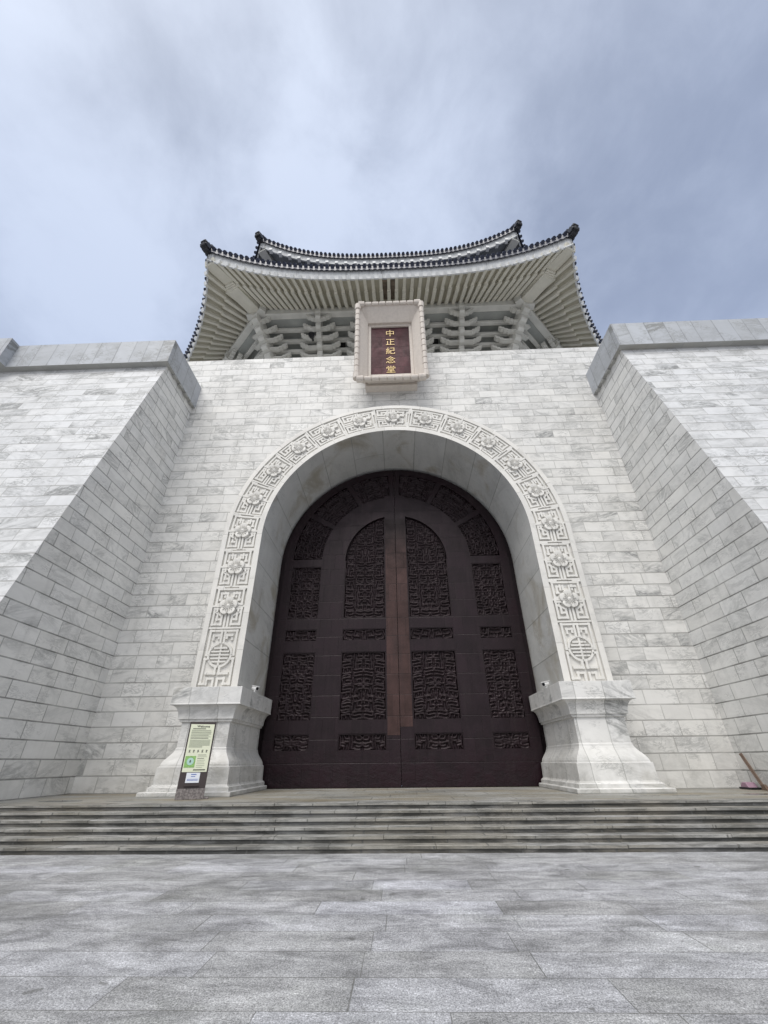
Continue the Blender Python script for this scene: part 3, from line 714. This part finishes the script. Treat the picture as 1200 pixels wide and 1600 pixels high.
def tiles(th, E, top_ap, top_z, per=.44):
    n, t = frame(th); mb = MB(); N = int(2 * E['hs'] / per); ht = top_ap * math.tan(pi / 8)
    rows = 8
    def surf(u, f):
        A = eave(th, u, **E) + n * .10; B = inner(th, u * ht, top_ap, top_z)
        p = A.lerp(B, f); p.z -= 1.4 * sin(pi * f) * .8; return p
    for k in range(N):
        u0, u1, um = -1 + 2 * k / N, -1 + 2 * (k + 1) / N, -1 + 2 * (k + .5) / N
        for j in range(rows):
            f0, f1 = j / rows, (j + 1) / rows
            mb.face([surf(u0, f0), surf(u1, f0), surf(u1, f1), surf(u0, f1)])
        # drip tile under the edge and round cap of the cover tile
        A = surf(u0, 0) + n * .03; B = surf(u1, 0) + n * .03; dn = Vector((0, 0, -1))
        sc_ = [A + dn * .44, A.lerp(B, .22) + dn * .50, A.lerp(B, .5) + dn * .54, A.lerp(B, .78) + dn * .50, B + dn * .44]
        mb.face([A] + sc_ + [B]); bk = [q - n * .06 for q in [A] + sc_ + [B]]; mb.face(bk[::-1])
        fr = [A] + sc_ + [B]
        for q in range(6): mb.face([fr[q], bk[q], bk[q + 1], fr[q + 1]])
        pts = [surf(u0, 0) + n * .14 - Vector((0, 0, .12)), surf(u0, 0) + n * .04 + Vector((0, 0, .02))] + [surf(u0, f) + Vector((0, 0, .03)) for f in (0.02, .2, .5, .8, 1.)]
        mb.tube(pts, .155, n=8)
    return mb.build('roof_tiles', 'tile', HALL, weld=False)
for th in SIDES:
    LO = LOW if th == 0 else LOWS
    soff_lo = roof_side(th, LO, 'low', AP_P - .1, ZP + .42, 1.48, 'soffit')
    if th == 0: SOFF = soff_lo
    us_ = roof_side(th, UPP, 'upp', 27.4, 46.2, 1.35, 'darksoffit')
    if th == 0: UPSOFF = us_
    tiles(th, LO, 27.6, 43.2); tiles(th, UPP, 8., 66.)
    # rafters with a flying rafter above and a pale squared end
    n, t = frame(th)
    N = 43 if th == 0 else 28
    zs = []
    for k in range(N):
        u = (-1 + 2 * (k + .5) / N) * .955
        if th != 0: u = (-1 + 2 * (k + .5) / 38) * .955 if th < 0 else (1 - 2 * (k + .5) / 38) * .955
        if th != 0: u = -u
        E_ = eave(th, u, **LO); E_.z -= 1.48 - .10; E_ -= n * .02
        xe = u * LOW['hs']; a = abs(xe); sg = 1 if xe >= 0 else -1
        xi = xe if a < 6.5 else sg * (6.5 + (a - 6.5) * (HS_P - .15 - 6.5) / (LOW['hs'] * .955 - 6.5))
        I = inner(th, xi, AP_P + .12, ZP + .30 + .35 * abs(u) ** 4)
        mbr = MB(); mid = I.lerp(E_, .62)
        mbr.beam(I - Vector((0, 0, .06)), mid - Vector((0, 0, .12)), .30, .44)
        mbr.beam(I.lerp(E_, .50) + Vector((0, 0, .05)), E_, .25, .36, mi=0)
        d = (E_ - mid).normalized()
        mbr.beam(E_ - d * .02, E_ + d * .09, .30, .32, mi=1)
        par = SOFF if th == 0 else soff_lo
        mbr.build('rafter', ['rafter', 'white'], par, weld=False)
    if th == 0:
        for k in range(26):                    # pale rafter ends under the upper eave
            u = (-1 + 2 * (k + .5) / 26) * .95; E_ = eave(th, u, **UPP); E_.z -= 1.28; E_ -= n * .10
            mbu = MB(); mbu.obox(E_, t * .15, n * .22, Vector((0, 0, .16))); mbu.build('rafter_end', 'white', UPSOFF, weld=False)

# rust stained bays above the plaque
for xx in (-.33, .33):
    mb = MB(); A = inner(0, xx, 34.1, LOW['zc'] - 1.48 + .13); B = inner(0, xx, 30.2, ZP + .22)
    tt = Vector((.21, 0, 0)); mb.face([A - tt, A + tt, B + tt, B - tt]); up = Vector((0, 0, .03)); mb.face([A - tt + up, A + tt + up, B + tt + up, B - tt + up])
    mb.build('stained_strip', 'rust', HALL, weld=False)

# hip beams, hip ridges and dark ornaments at the corners
def corner(thc, E, dz=0.):
    nrm = Vector((sin(thc), -cos(thc), 0)); r = (E['ap'] + E['e']) / cos(pi / 8)
    p = CC + nrm * (r * 1.0); p.z = E['zc'] + E['lift'] + dz; return p, nrm
for thc in (radians(22.5), radians(-22.5)):
    P, nr = corner(thc, LOW); tg = Vector((nr.y, -nr.x, 0))
    I = CC + nr * (AP_P / cos(pi / 8)); I.z = ZP + .35
    # two-stage hip beam
    Eo = P - nr * .35; Eo = Vector((Eo.x, Eo.y, P.z - 1.55))
    mb = MB(); mid = I.lerp(Eo, .56)
    mb.beam(I - nr * .4, mid, 1.15, .95)
    for k, (f, w, h) in enumerate(((.585, 1.05, .74), (.615, .98, .55), (.645, .92, .38))):
        mb.beam(mid + (Eo - mid) * (k * .055), mid + (Eo - mid) * ((k + 1) * .055) , w, h + .05)
    mb.beam(I.lerp(Eo, .30) + Vector((0, 0, .35)), Eo + Vector((0, 0, .16)), .95, .55)
    mb.build('hip_beam', 'rafter', HALL, weld=False, bevel=.02, seg=1)
    for E, tap, tz in ((LOW, 27.6, 43.4), (UPP, 8., 66.3)):
        Pc, _ = corner(thc, E)
        top = CC + nr * (tap / cos(pi / 8)); top.z = tz
        pts = [Pc.lerp(top, f) + Vector((0, 0, .18 - 1.1 * sin(pi * f))) for f in (0, .1, .25, .5, .75, 1)]
        mb = MB(); mb.tube(pts, .34, n=8); mb.build('hip_ridge', 'tile', HALL, weld=False)
        # ornament: curled beast head in profile, extruded and rounded
        poly = [(-.55, -.55), (.05, -.72), (.30, -.45), (.62, -.55), (.78, -.18), (.55, .02), (.82, .30), (.66, .66), (.30, .60), (.16, .88), (-.12, .74), (-.34, .98), (-.56, .55), (-.74, .1)]
        mb = MB(); o_ = Pc + nr * .22 - Vector((0, 0, .28)); poly = [(a * .66, b * .66) for a, b in poly]
        mb.prism(poly, o_, nr, Vector((0, 0, 1)), tg * .48)
        mb.prism([(a * .62, b * .62) for a, b in poly], o_ + nr * .1, nr, Vector((0, 0, 1)), tg * .68)
        mb.build('hip_ornament', 'black', HALL, bevel=.11, seg=3)
    if True:   # upper hip beam
        Pu, _ = corner(thc, UPP); Iu = CC + nr * (27.4 / cos(pi / 8)); Iu.z = 46.3
        mb = MB(); mb.beam(Iu, Pu - nr * .4 - Vector((0, 0, 1.4)), .8, .6); mb.build('hip_beam', 'bracket', HALL, weld=False)

# drum wall behind the brackets, purlin rings stepping out towards the eave
def octa(mb, ap, z0, z1):
    p = [CC + Vector((sin(pi / 8 + k * pi / 4), -cos(pi / 8 + k * pi / 4), 0)) * (ap / cos(pi / 8)) for k in range(8)]
    for k in range(8):
        a, b = p[k], p[(k + 1) % 8]; mb.face([(a.x, a.y, z0), (b.x, b.y, z0), (b.x, b.y, z1), (a.x, a.y, z1)])
    return p
mb = MB(); octa(mb, 26.2, 22., 46.4); mb.build('drum_wall', 'bracket', HALL, weld=False)
mb = MB()                                   # remaining roof sides, seen only from elsewhere
for E, tap, tz, iap, iz in ((LOW, 27.6, 43.2, AP_P, ZP + .4), (UPP, 8., 66., 27.4, 46.2)):
    for k in range(2, 7):
        th = k * pi / 4
        for j in range(16):
            a, b = -1 + j / 8, -1 + (j + 1) / 8
            A, B = eave(th, a, **E), eave(th, b, **E); h = tap * math.tan(pi / 8)
            mb.face([A, B, inner(th, b * h, tap, tz), inner(th, a * h, tap, tz)]); dn = Vector((0, 0, -1.5))
            mb.face([A, B, B + dn, A + dn], mi=1); hi_ = iap * math.tan(pi / 8)
            mb.face([A + dn, B + dn, inner(th, b * hi_, iap, iz), inner(th, a * hi_, iap, iz)], mi=1)
p = [CC + Vector((sin(pi / 8 + k * pi / 4), -cos(pi / 8 + k * pi / 4), 0)) * (8 / cos(pi / 8)) for k in range(8)]
for k in range(8): mb.face([(p[k].x, p[k].y, 66), (p[(k + 1) % 8].x, p[(k + 1) % 8].y, 66), (0, YC, 76)])
mb.build('rear_roof', ['tile', 'white'], HALL, weld=False)

PUR = [(29.9, 36.78, .72, .62), (28.75, 36.15, .34, .36), (28.05, 35.42, .32, .36), (27.5, 34.66, .32, .36), (27.0, 33.95, .32, .30)]
BACK = [(29.62, 36.86), (29.45, 36.80), (27.75, 36.55), (27.15, 35.75), (26.85, 34.9), (26.6, 34.0), (26.45, 32.5)]
for th in SIDES:                            # coved back board that closes the bay behind the brackets
    mb = MB()
    for (a0, z0), (a1, z1) in zip(BACK, BACK[1:]):
        h0, h1 = a0 * math.tan(pi / 8), a1 * math.tan(pi / 8)
        mb.face([inner(th, -h0, a0, z0), inner(th, h0, a0, z0), inner(th, h1, a1, z1), inner(th, -h1, a1, z1)])
    mb.build('back_board', 'backboard', HALL, weld=False)
for th in SIDES:
    n, t = frame(th)
    mb = MB()
    for k, (ap, z, h, d) in enumerate(PUR):
        hs = ap * math.tan(pi / 8) + (1.0 if k == 0 else .3); c = CC + n * ap; c.z = z + h / 2
        if th != 0: hs -= .02; c.z += .006
        mb.obox(c, t * hs, n * (d / 2), Vector((0, 0, h / 2)))
    mb.build('purlin', 'bracket', HALL, weld=False, bevel=.03, seg=1)

def bracket_set(o, n, t, one=0, mats='bracket', nn=None):
    """five stepped tiers of boat-shaped arms and a stack of projecting noses; o on the drum wall, n outward, t along the wall"""
    root = empty('bracket_set', o); root.parent = HALL; root.matrix_parent_inverse = HALL.matrix_world.inverted()
    bpy.context.view_layer.update()
    nn = nn or n
    NT_, DZ, DO = 6, .60, .56
    for k in range(NT_):
        j = NT_ - 1 - k                                 # j = 0 is the topmost, outermost tier
        out = 3.55 - j * DO; z = 36.10 - j * DZ; a = (1.15, 1.5, 1.75, 1.9, 1.95, 1.9)[j]; c = o + nn * out; c.z = z
        H = .16
        half = [(a - .78, 0), (a - .70, .10), (a - .46, .14), (a - .42, .30), (a - .14, .34), (a - .10, .50), (a, .52), (a, .74), (a - .24, .74), (a - .26, .60), (a - .46, .58), (a - .50, .42), (a - .74, .38), (a - .80, .24)]
        poly = half + [(-x, y_) for x, y_ in half[::-1]]
        if one: poly = [(0, 0)] + half + [(0, .24)]     # half arm at the hip, towards one side
        mb = MB()
        for tv, nv in (one if one else [(t, n)]):
            mb.prism(poly, c, tv, Vector((0, 0, 1)), nv * .40)
        mb.build('arm', mats, root, weld=False)
        mb = MB(); w = .46 if not one else .60; tt = Vector((nn.y, -nn.x, 0))
        mb.prism([(-.9, .46), (-.9, -.04), (.24, -.16), (.46, .02), (.46, .40), (.36, .50)], c, nn, Vector((0, 0, 1)), tt * w)
        mb.build('nose', mats, root, weld=False)
    c3 = o + nn * 3.55; c3.z = 36.62
    mb = MB(); tt = Vector((nn.y, -nn.x, 0)); mb.prism([(-.9, -.05), (.35, -.05), (.5, .1), (.5, 1.0), (-.9, 1.0)], c3, nn, Vector((0, 0, 1)), tt * .5); mb.build('nose', mats, root, weld=False)
    return root
ZB = 32.85
for th in SIDES:
    n, t = frame(th)
    for xx in ((-6.62, -2.2, 2.2, 6.62) if th == 0 else ((6.6,) if th < 0 else (-6.6,))):
        o = inner(th, xx, 26.3, ZB); bracket_set(o, n, t)
for sg in (-1, 1):
    thc = radians(22.5) * sg; nr = Vector((sin(thc), -cos(thc), 0)); o = CC + nr * (26.3 / cos(pi / 8)); o.z = ZB
    nF, tF = frame(0); nS, tS = frame(radians(45) * sg)
    bracket_set(o, nr, None, one=[(tF * -sg, nF), (tS * sg, nS)], nn=nr * 1.06)
# small square vents between the sets and a black floodlight on one of them
for xx in (-8.35, -4.6, 4.35, 8.35)[:4]:
    mb = MB(); c = inner(0, xx, 27.25, 35.5); mb.obox(c, (.24, 0, 0), (0, .46, 0), (0, 0, .24)); mb.build('vent', 'dark', HALL, weld=False)
mb = MB(); c = inner(0, -7.15, 29.3, 34.45); mb.tube([c, c + Vector((0, -.35, -.1))], [.22, .30], n=12); mb.obox(c + Vector((0, .2, .1)), (.08, 0, 0), (0, .25, 0), (0, 0, .08)); mb.build('floodlight', 'black', HALL, weld=False)

# ------------------------------------------------------------------ name plaque over the arch
PL = empty('name_plaque', (0, 18.1, 22.3))
tag(PL, 'maroon plaque with gold Chinese characters in a flared pinkish granite frame', 'plaque')
PB, PT = Vector((0, 18.15, 21.72)), Vector((0, 17.6, 28.9))     # rim plane, bottom and top
pu = (PT - PB).normalized(); PH = (PT - PB).length; px_ = Vector((1, 0, 0)); pn = px_.cross(pu)   # pn: towards the viewer (-y)
if pn.y > 0: pn = -pn
def pp_(a, b, d): return PB + px_ * a + pu * b + pn * d
OW, IW, B0, T0 = 2.28, 1.55, .62, PH - 1.30
mb = MB()
def rect(w, b0, b1, d): return [pp_(-w, b0, d), pp_(w, b0, d), pp_(w, b1, d), pp_(-w, b1, d)]
lo = [rect(OW - .45, .75, PH - .2, -1.1), rect(OW - .02, .02, PH - .02, -.12), rect(OW, .0, PH, -.0), rect(OW - .12, .14, PH - .14, .03), rect(IW, .42, PH - 1.22, -.62), rect(IW - .02, .44, PH - 1.24, -.80), rect(IW - .20, .56, PH - 1.40, -.80), rect(IW - .22, .58, PH - 1.42, -.92)]
for A, B in zip(lo, lo[1:]):
    for k in range(4):
        l = (k + 1) % 4; mb.face([A[k], A[l], B[l], B[k]])
mb.face(lo[0])
mb.build('frame', 'pink', PL, weld=False)
mb = MB()                                    # rounded rim made of short lobes with open joints
def rim(a0, b0, a1, b1, n):
    for k in range(n):
        f0, f1 = (k + .03) / n, (k + .97) / n; bul = .0 if 0 < k < n - 1 else .05
        p, q = pp_(a0 + (a1 - a0) * f0, b0 + (b1 - b0) * f0, .0), pp_(a0 + (a1 - a0) * f1, b0 + (b1 - b0) * f1, .0)
        r = .17 + bul; d = (q - p); mb.tube([p, p + d * .06, p + d * .94, q], [r * .72, r, r, r * .72], n=10)
e = OW - .06
rim(-e, .08, e, .08, 9); rim(-e, PH - .08, e, PH - .08, 9); rim(-e, .08, -e, PH - .08, 13); rim(e, .08, e, PH - .08, 13)
mb.build('rim', 'pink', PL, weld=False)
mb = MB(); mb.face(rect(IW - .2, .54, PH - 1.38, -.905)); mb.build('panel', 'panel', PL, weld=False)
mb = MB(); mb.box(-1.7, 1.7, 18.95, 19.52, 22.05, 28.4); mb.build('mount', 'pink', PL, weld=False)
def text_mesh(name, s, size, mat, parent, mw, bold=0., ext=.01, sx=1.):
    cu_ = bpy.data.curves.new(name, 'FONT'); cu_.body = s; cu_.size = size; cu_.align_x = 'CENTER'; cu_.align_y = 'CENTER'
    cu_.extrude = ext; cu_.offset = bold; cu_.resolution_u = 3
    o = bpy.data.objects.new(name + '_curve', cu_); COL.objects.link(o)
    dg = bpy.context.evaluated_depsgraph_get(); me = bpy.data.meshes.new_from_object(o.evaluated_get(dg))
    bpy.data.objects.remove(o); me.materials.clear(); me.materials.append(M[mat])
    ob = bpy.data.objects.new(name, me); COL.objects.link(ob); ob.matrix_world = mw @ Matrix.Diagonal((sx, 1, 1, 1))
    if parent: ob.parent = parent; ob.matrix_parent_inverse = parent.matrix_world.inverted()
    return ob
ph0, ph1 = .58, PH - 1.42
for k, ch in enumerate('中正紀念堂'):
    b = ph1 - (ph1 - ph0) * (.125 + .166 * k)
    c = pp_(.0, b, -.88)
    mw = Matrix(((1, pu.x, pn.x, c.x), (0, pu.y, pn.y, c.y), (0, pu.z, pn.z, c.z), (0, 0, 0, 1)))
    text_mesh('character', ch, .68, 'gold', PL, mw, bold=.0, ext=.012)

# ------------------------------------------------------------------ information board
SG = empty('information_board', (-6.93, 16.15, 0), radians(20))
tag(SG, 'tall dark brown board with a cream Welcome poster and map, beside the left pedestal', 'information board')
bw, bh_ = .86, 2.26
def sgbuild(mb, name, mat, parent=SG, **k):
    o = mb.build(name, mat, None, weld=k.pop('weld', False), **k); o.parent = parent; return o
mb = MB(); mb.box(-bw / 2, bw / 2, -.05, .07, .30, bh_); BODY = sgbuild(mb, 'board', 'board', bevel=.01)
mb = MB(); mb.box(-bw / 2 - .005, bw / 2 + .005, -.075, .10, 0.0, .30); mb.box(.05, bw / 2 + .16, -.05, .22, .0, .05); sgbuild(mb, 'base', 'basestone', bevel=.01)
pz = lambda f: bh_ - f * (bh_ - .30)
mb = MB(); mb.box(-.385, .385, -.056, -.049, pz(.765), pz(.04)); POST = sgbuild(mb, 'poster', 'poster')
mb = MB()
rl = random.Random(5)
def line(x0, x1, f, h=.010, mi=0): mb.box(x0, x1, -.060, -.0555, pz(f) - h / 2, pz(f) + h / 2, mi)
line(-.30, .12, .112, .022)
for k in range(9): line(-.33, rl.uniform(.24, .33), .135 + k * .013, .009, 1 if k % 3 else 0)
line(-.33, .25, .258, .02)
for k in range(9): line(-.33, .33 if k < 7 else .1, .285 + k * .014, .014, 1)
for k in range(8): line(.02, rl.uniform(.22, .32), .515 + k * .026, .012, 0 if k in (0, 2) else 1)
line(-.05, .33, .735, .03)
for k in range(5):
    cx_ = -.27 + k * .135
    for j in range(4): mb.box(cx_ - .028 + .01 * (j % 2), cx_ + .03 - .012 * ((j + k) % 3), -.060, -.0555, pz(.458) - .035 + j * .02, pz(.458) - .02 + j * .02, 0)
o = mb.build('text_lines', ['ink', 'inkpale'], None, weld=False); o.parent = POST
mb = MB(); mb.box(-.36, -.03, -.0605, -.055, pz(.70), pz(.53)); o = mb.build('map', 'green', None, weld=False); o.parent = POST
mb = MB(); mb.face([(-.185 + .11 * cos(t * pi / 12), -.0625, pz(.61) + .11 * sin(t * pi / 12)) for t in range(24)]); o = mb.build('map_garden', 'teal', None, weld=False); o.parent = POST
mb = MB(); mb.box(-.205, -.17, -.065, -.0615, pz(.63), pz(.60)); mb.face([(-.22, -.064, pz(.61)), (-.155, -.064, pz(.61)), (-.187, -.064, pz(.585))]); o = mb.build('map_marker', 'ink', None, weld=False); o.parent = POST
bpy.context.view_layer.update()
mw = SG.matrix_world @ Matrix(((1, 0, 0, .03), (0, 0, -1, -.058), (0, 1, 0, pz(.075)), (0, 0, 0, 1)))
tx = text_mesh('heading', 'Welcome', .105, 'ink', None, mw, bold=.002, ext=.002); tx.parent = POST; tx.matrix_parent_inverse = POST.matrix_world.inverted()
mb = MB(); mb.box(-.22, .20, -.058, -.049, pz(.92), pz(.775)); NOTE = sgbuild(mb, 'notice', 'paper')
mb = MB()
for f, x0, x1, h in ((.80, -.08, .09, .022), (.83, -.07, .06, .018), (.868, -.18, .17, .012), (.885, -.18, .16, .012)):
    mb.box(x0, x1, -.0615, -.0575, pz(f) - h / 2, pz(f) + h / 2)
o = mb.build('notice_text', 'blue', None, weld=False); o.parent = NOTE
mb = MB(); mb.box(-.24, .22, -.10, -.05, pz(.965), pz(.945)); sgbuild(mb, 'tray', 'board')

# ------------------------------------------------------------------ security cameras on the pedestals
for s in (-1, 1):
    c = (s * 6.26, 19.15, 3.6)
    r = empty('security_camera', c)
    tag(r, 'small white security camera on top of the %s pedestal' % ('left' if s < 0 else 'right'), 'camera', 'security cameras on the pedestals')
    mb = MB(); mb.tube([(c[0], c[1], 3.6), (c[0], c[1], 3.74)], .035, n=8); mb.tube([(c[0], c[1], 3.6), (c[0], c[1], 3.625)], .09, n=12); mb.build('mount', 'camwhite', r, weld=False)
    d = Vector((-s * .8, -.55, -.22)).normalized(); a = Vector((c[0], c[1], 3.78)) - d * .13
    mb = MB(); mb.tube([a, a + d * .02, a + d * .30], [.07, .085, .085], n=12); mb.obox(a + d * .17 + Vector((0, 0, .09)), d * .2, d.cross(Vector((0, 0, 1))).normalized() * .085, (0, 0, .008)); mb.build('housing', 'camwhite', r, weld=False)
    mb = MB(); mb.tube([a + d * .295, a + d * .315], .065, n=12); mb.build('lens', 'black', r, weld=False)

# ------------------------------------------------------------------ dustpan and broom by the right wing
DP = empty('dustpan', (12.95, 18.9, 0)); tag(DP, 'pink long-handled dustpan with a black foot beside the right marble wing', 'dustpan')
mb = MB()
prof = [(0, .05), (.46, .05), (.42, .10), (.34, .22), (.14, .22), (.04, .12)]
mb.prism(prof, (12.93, 19.20, 0), (0, -1, 0), (0, 0, 1), (.34, 0, 0)); mb.build('pan', 'pinkplastic', DP, bevel=.02)
mb = MB(); mb.box(12.74, 13.12, 18.62, 19.26, .002, .065); mb.build('foot', 'black', DP, bevel=.01)
mb = MB(); mb.tube([(12.95, 18.34, .12), (13.09, 19.04, 1.13)], .032, n=8); mb.build('handle', 'wood', DP, weld=False)
BR = empty('broom', (12.95, 18.35, 0)); tag(BR, 'brown wooden broom leaning on the right marble wing behind the pink dustpan', 'broom')
mb = MB(); mb.tube([(12.96, 18.26, .12), (13.10, 18.96, 1.15)], .032, n=8); mb.build('handle', 'wood', BR, weld=False)
mb = MB(); mb.prism([(-.14, 0), (.14, 0), (.05, .17), (-.05, .17)], (12.96, 18.23, .006), (0, 1, 0), (0, 0, 1), (.10, 0, 0)); mb.build('bristles', 'wood', BR)
# dark wet patches left on the terrace
for k, (x, y, rx, ry, lab) in enumerate(((-11.05, 15.95, .72, .30, 'oval wet patch at far left, largest of the dark patches on the terrace'), (-9.0, 15.75, .42, .12, 'thin wet patch left of the information board on the terrace'),
                                         (7.6, 16.2, .62, .12, 'faint wet patch just below the right pedestal on the terrace'), (9.05, 16.3, .42, .14, 'short dark wet patch at the outer corner of the right pedestal'),
                                         (11.6, 16.5, .62, .22, 'wet patch farthest right on the terrace, below the pink dustpan'))):
    mb = MB(); rr = random.Random(k); n = 40; ph = [rr.uniform(0, 6.28) for _ in range(4)]
    P = [(x + rx * cos(2 * pi * i / n) * (1 + .08 * sin(2 * 2 * pi * i / n + ph[0])), y + ry * sin(2 * pi * i / n) * (1 + .10 * sin(3 * 2 * pi * i / n + ph[1])), .002) for i in range(n)]
    mb.face(P); tag(mb.build('puddle', 'puddle', weld=False), lab, 'puddle', 'wet patches on the terrace')
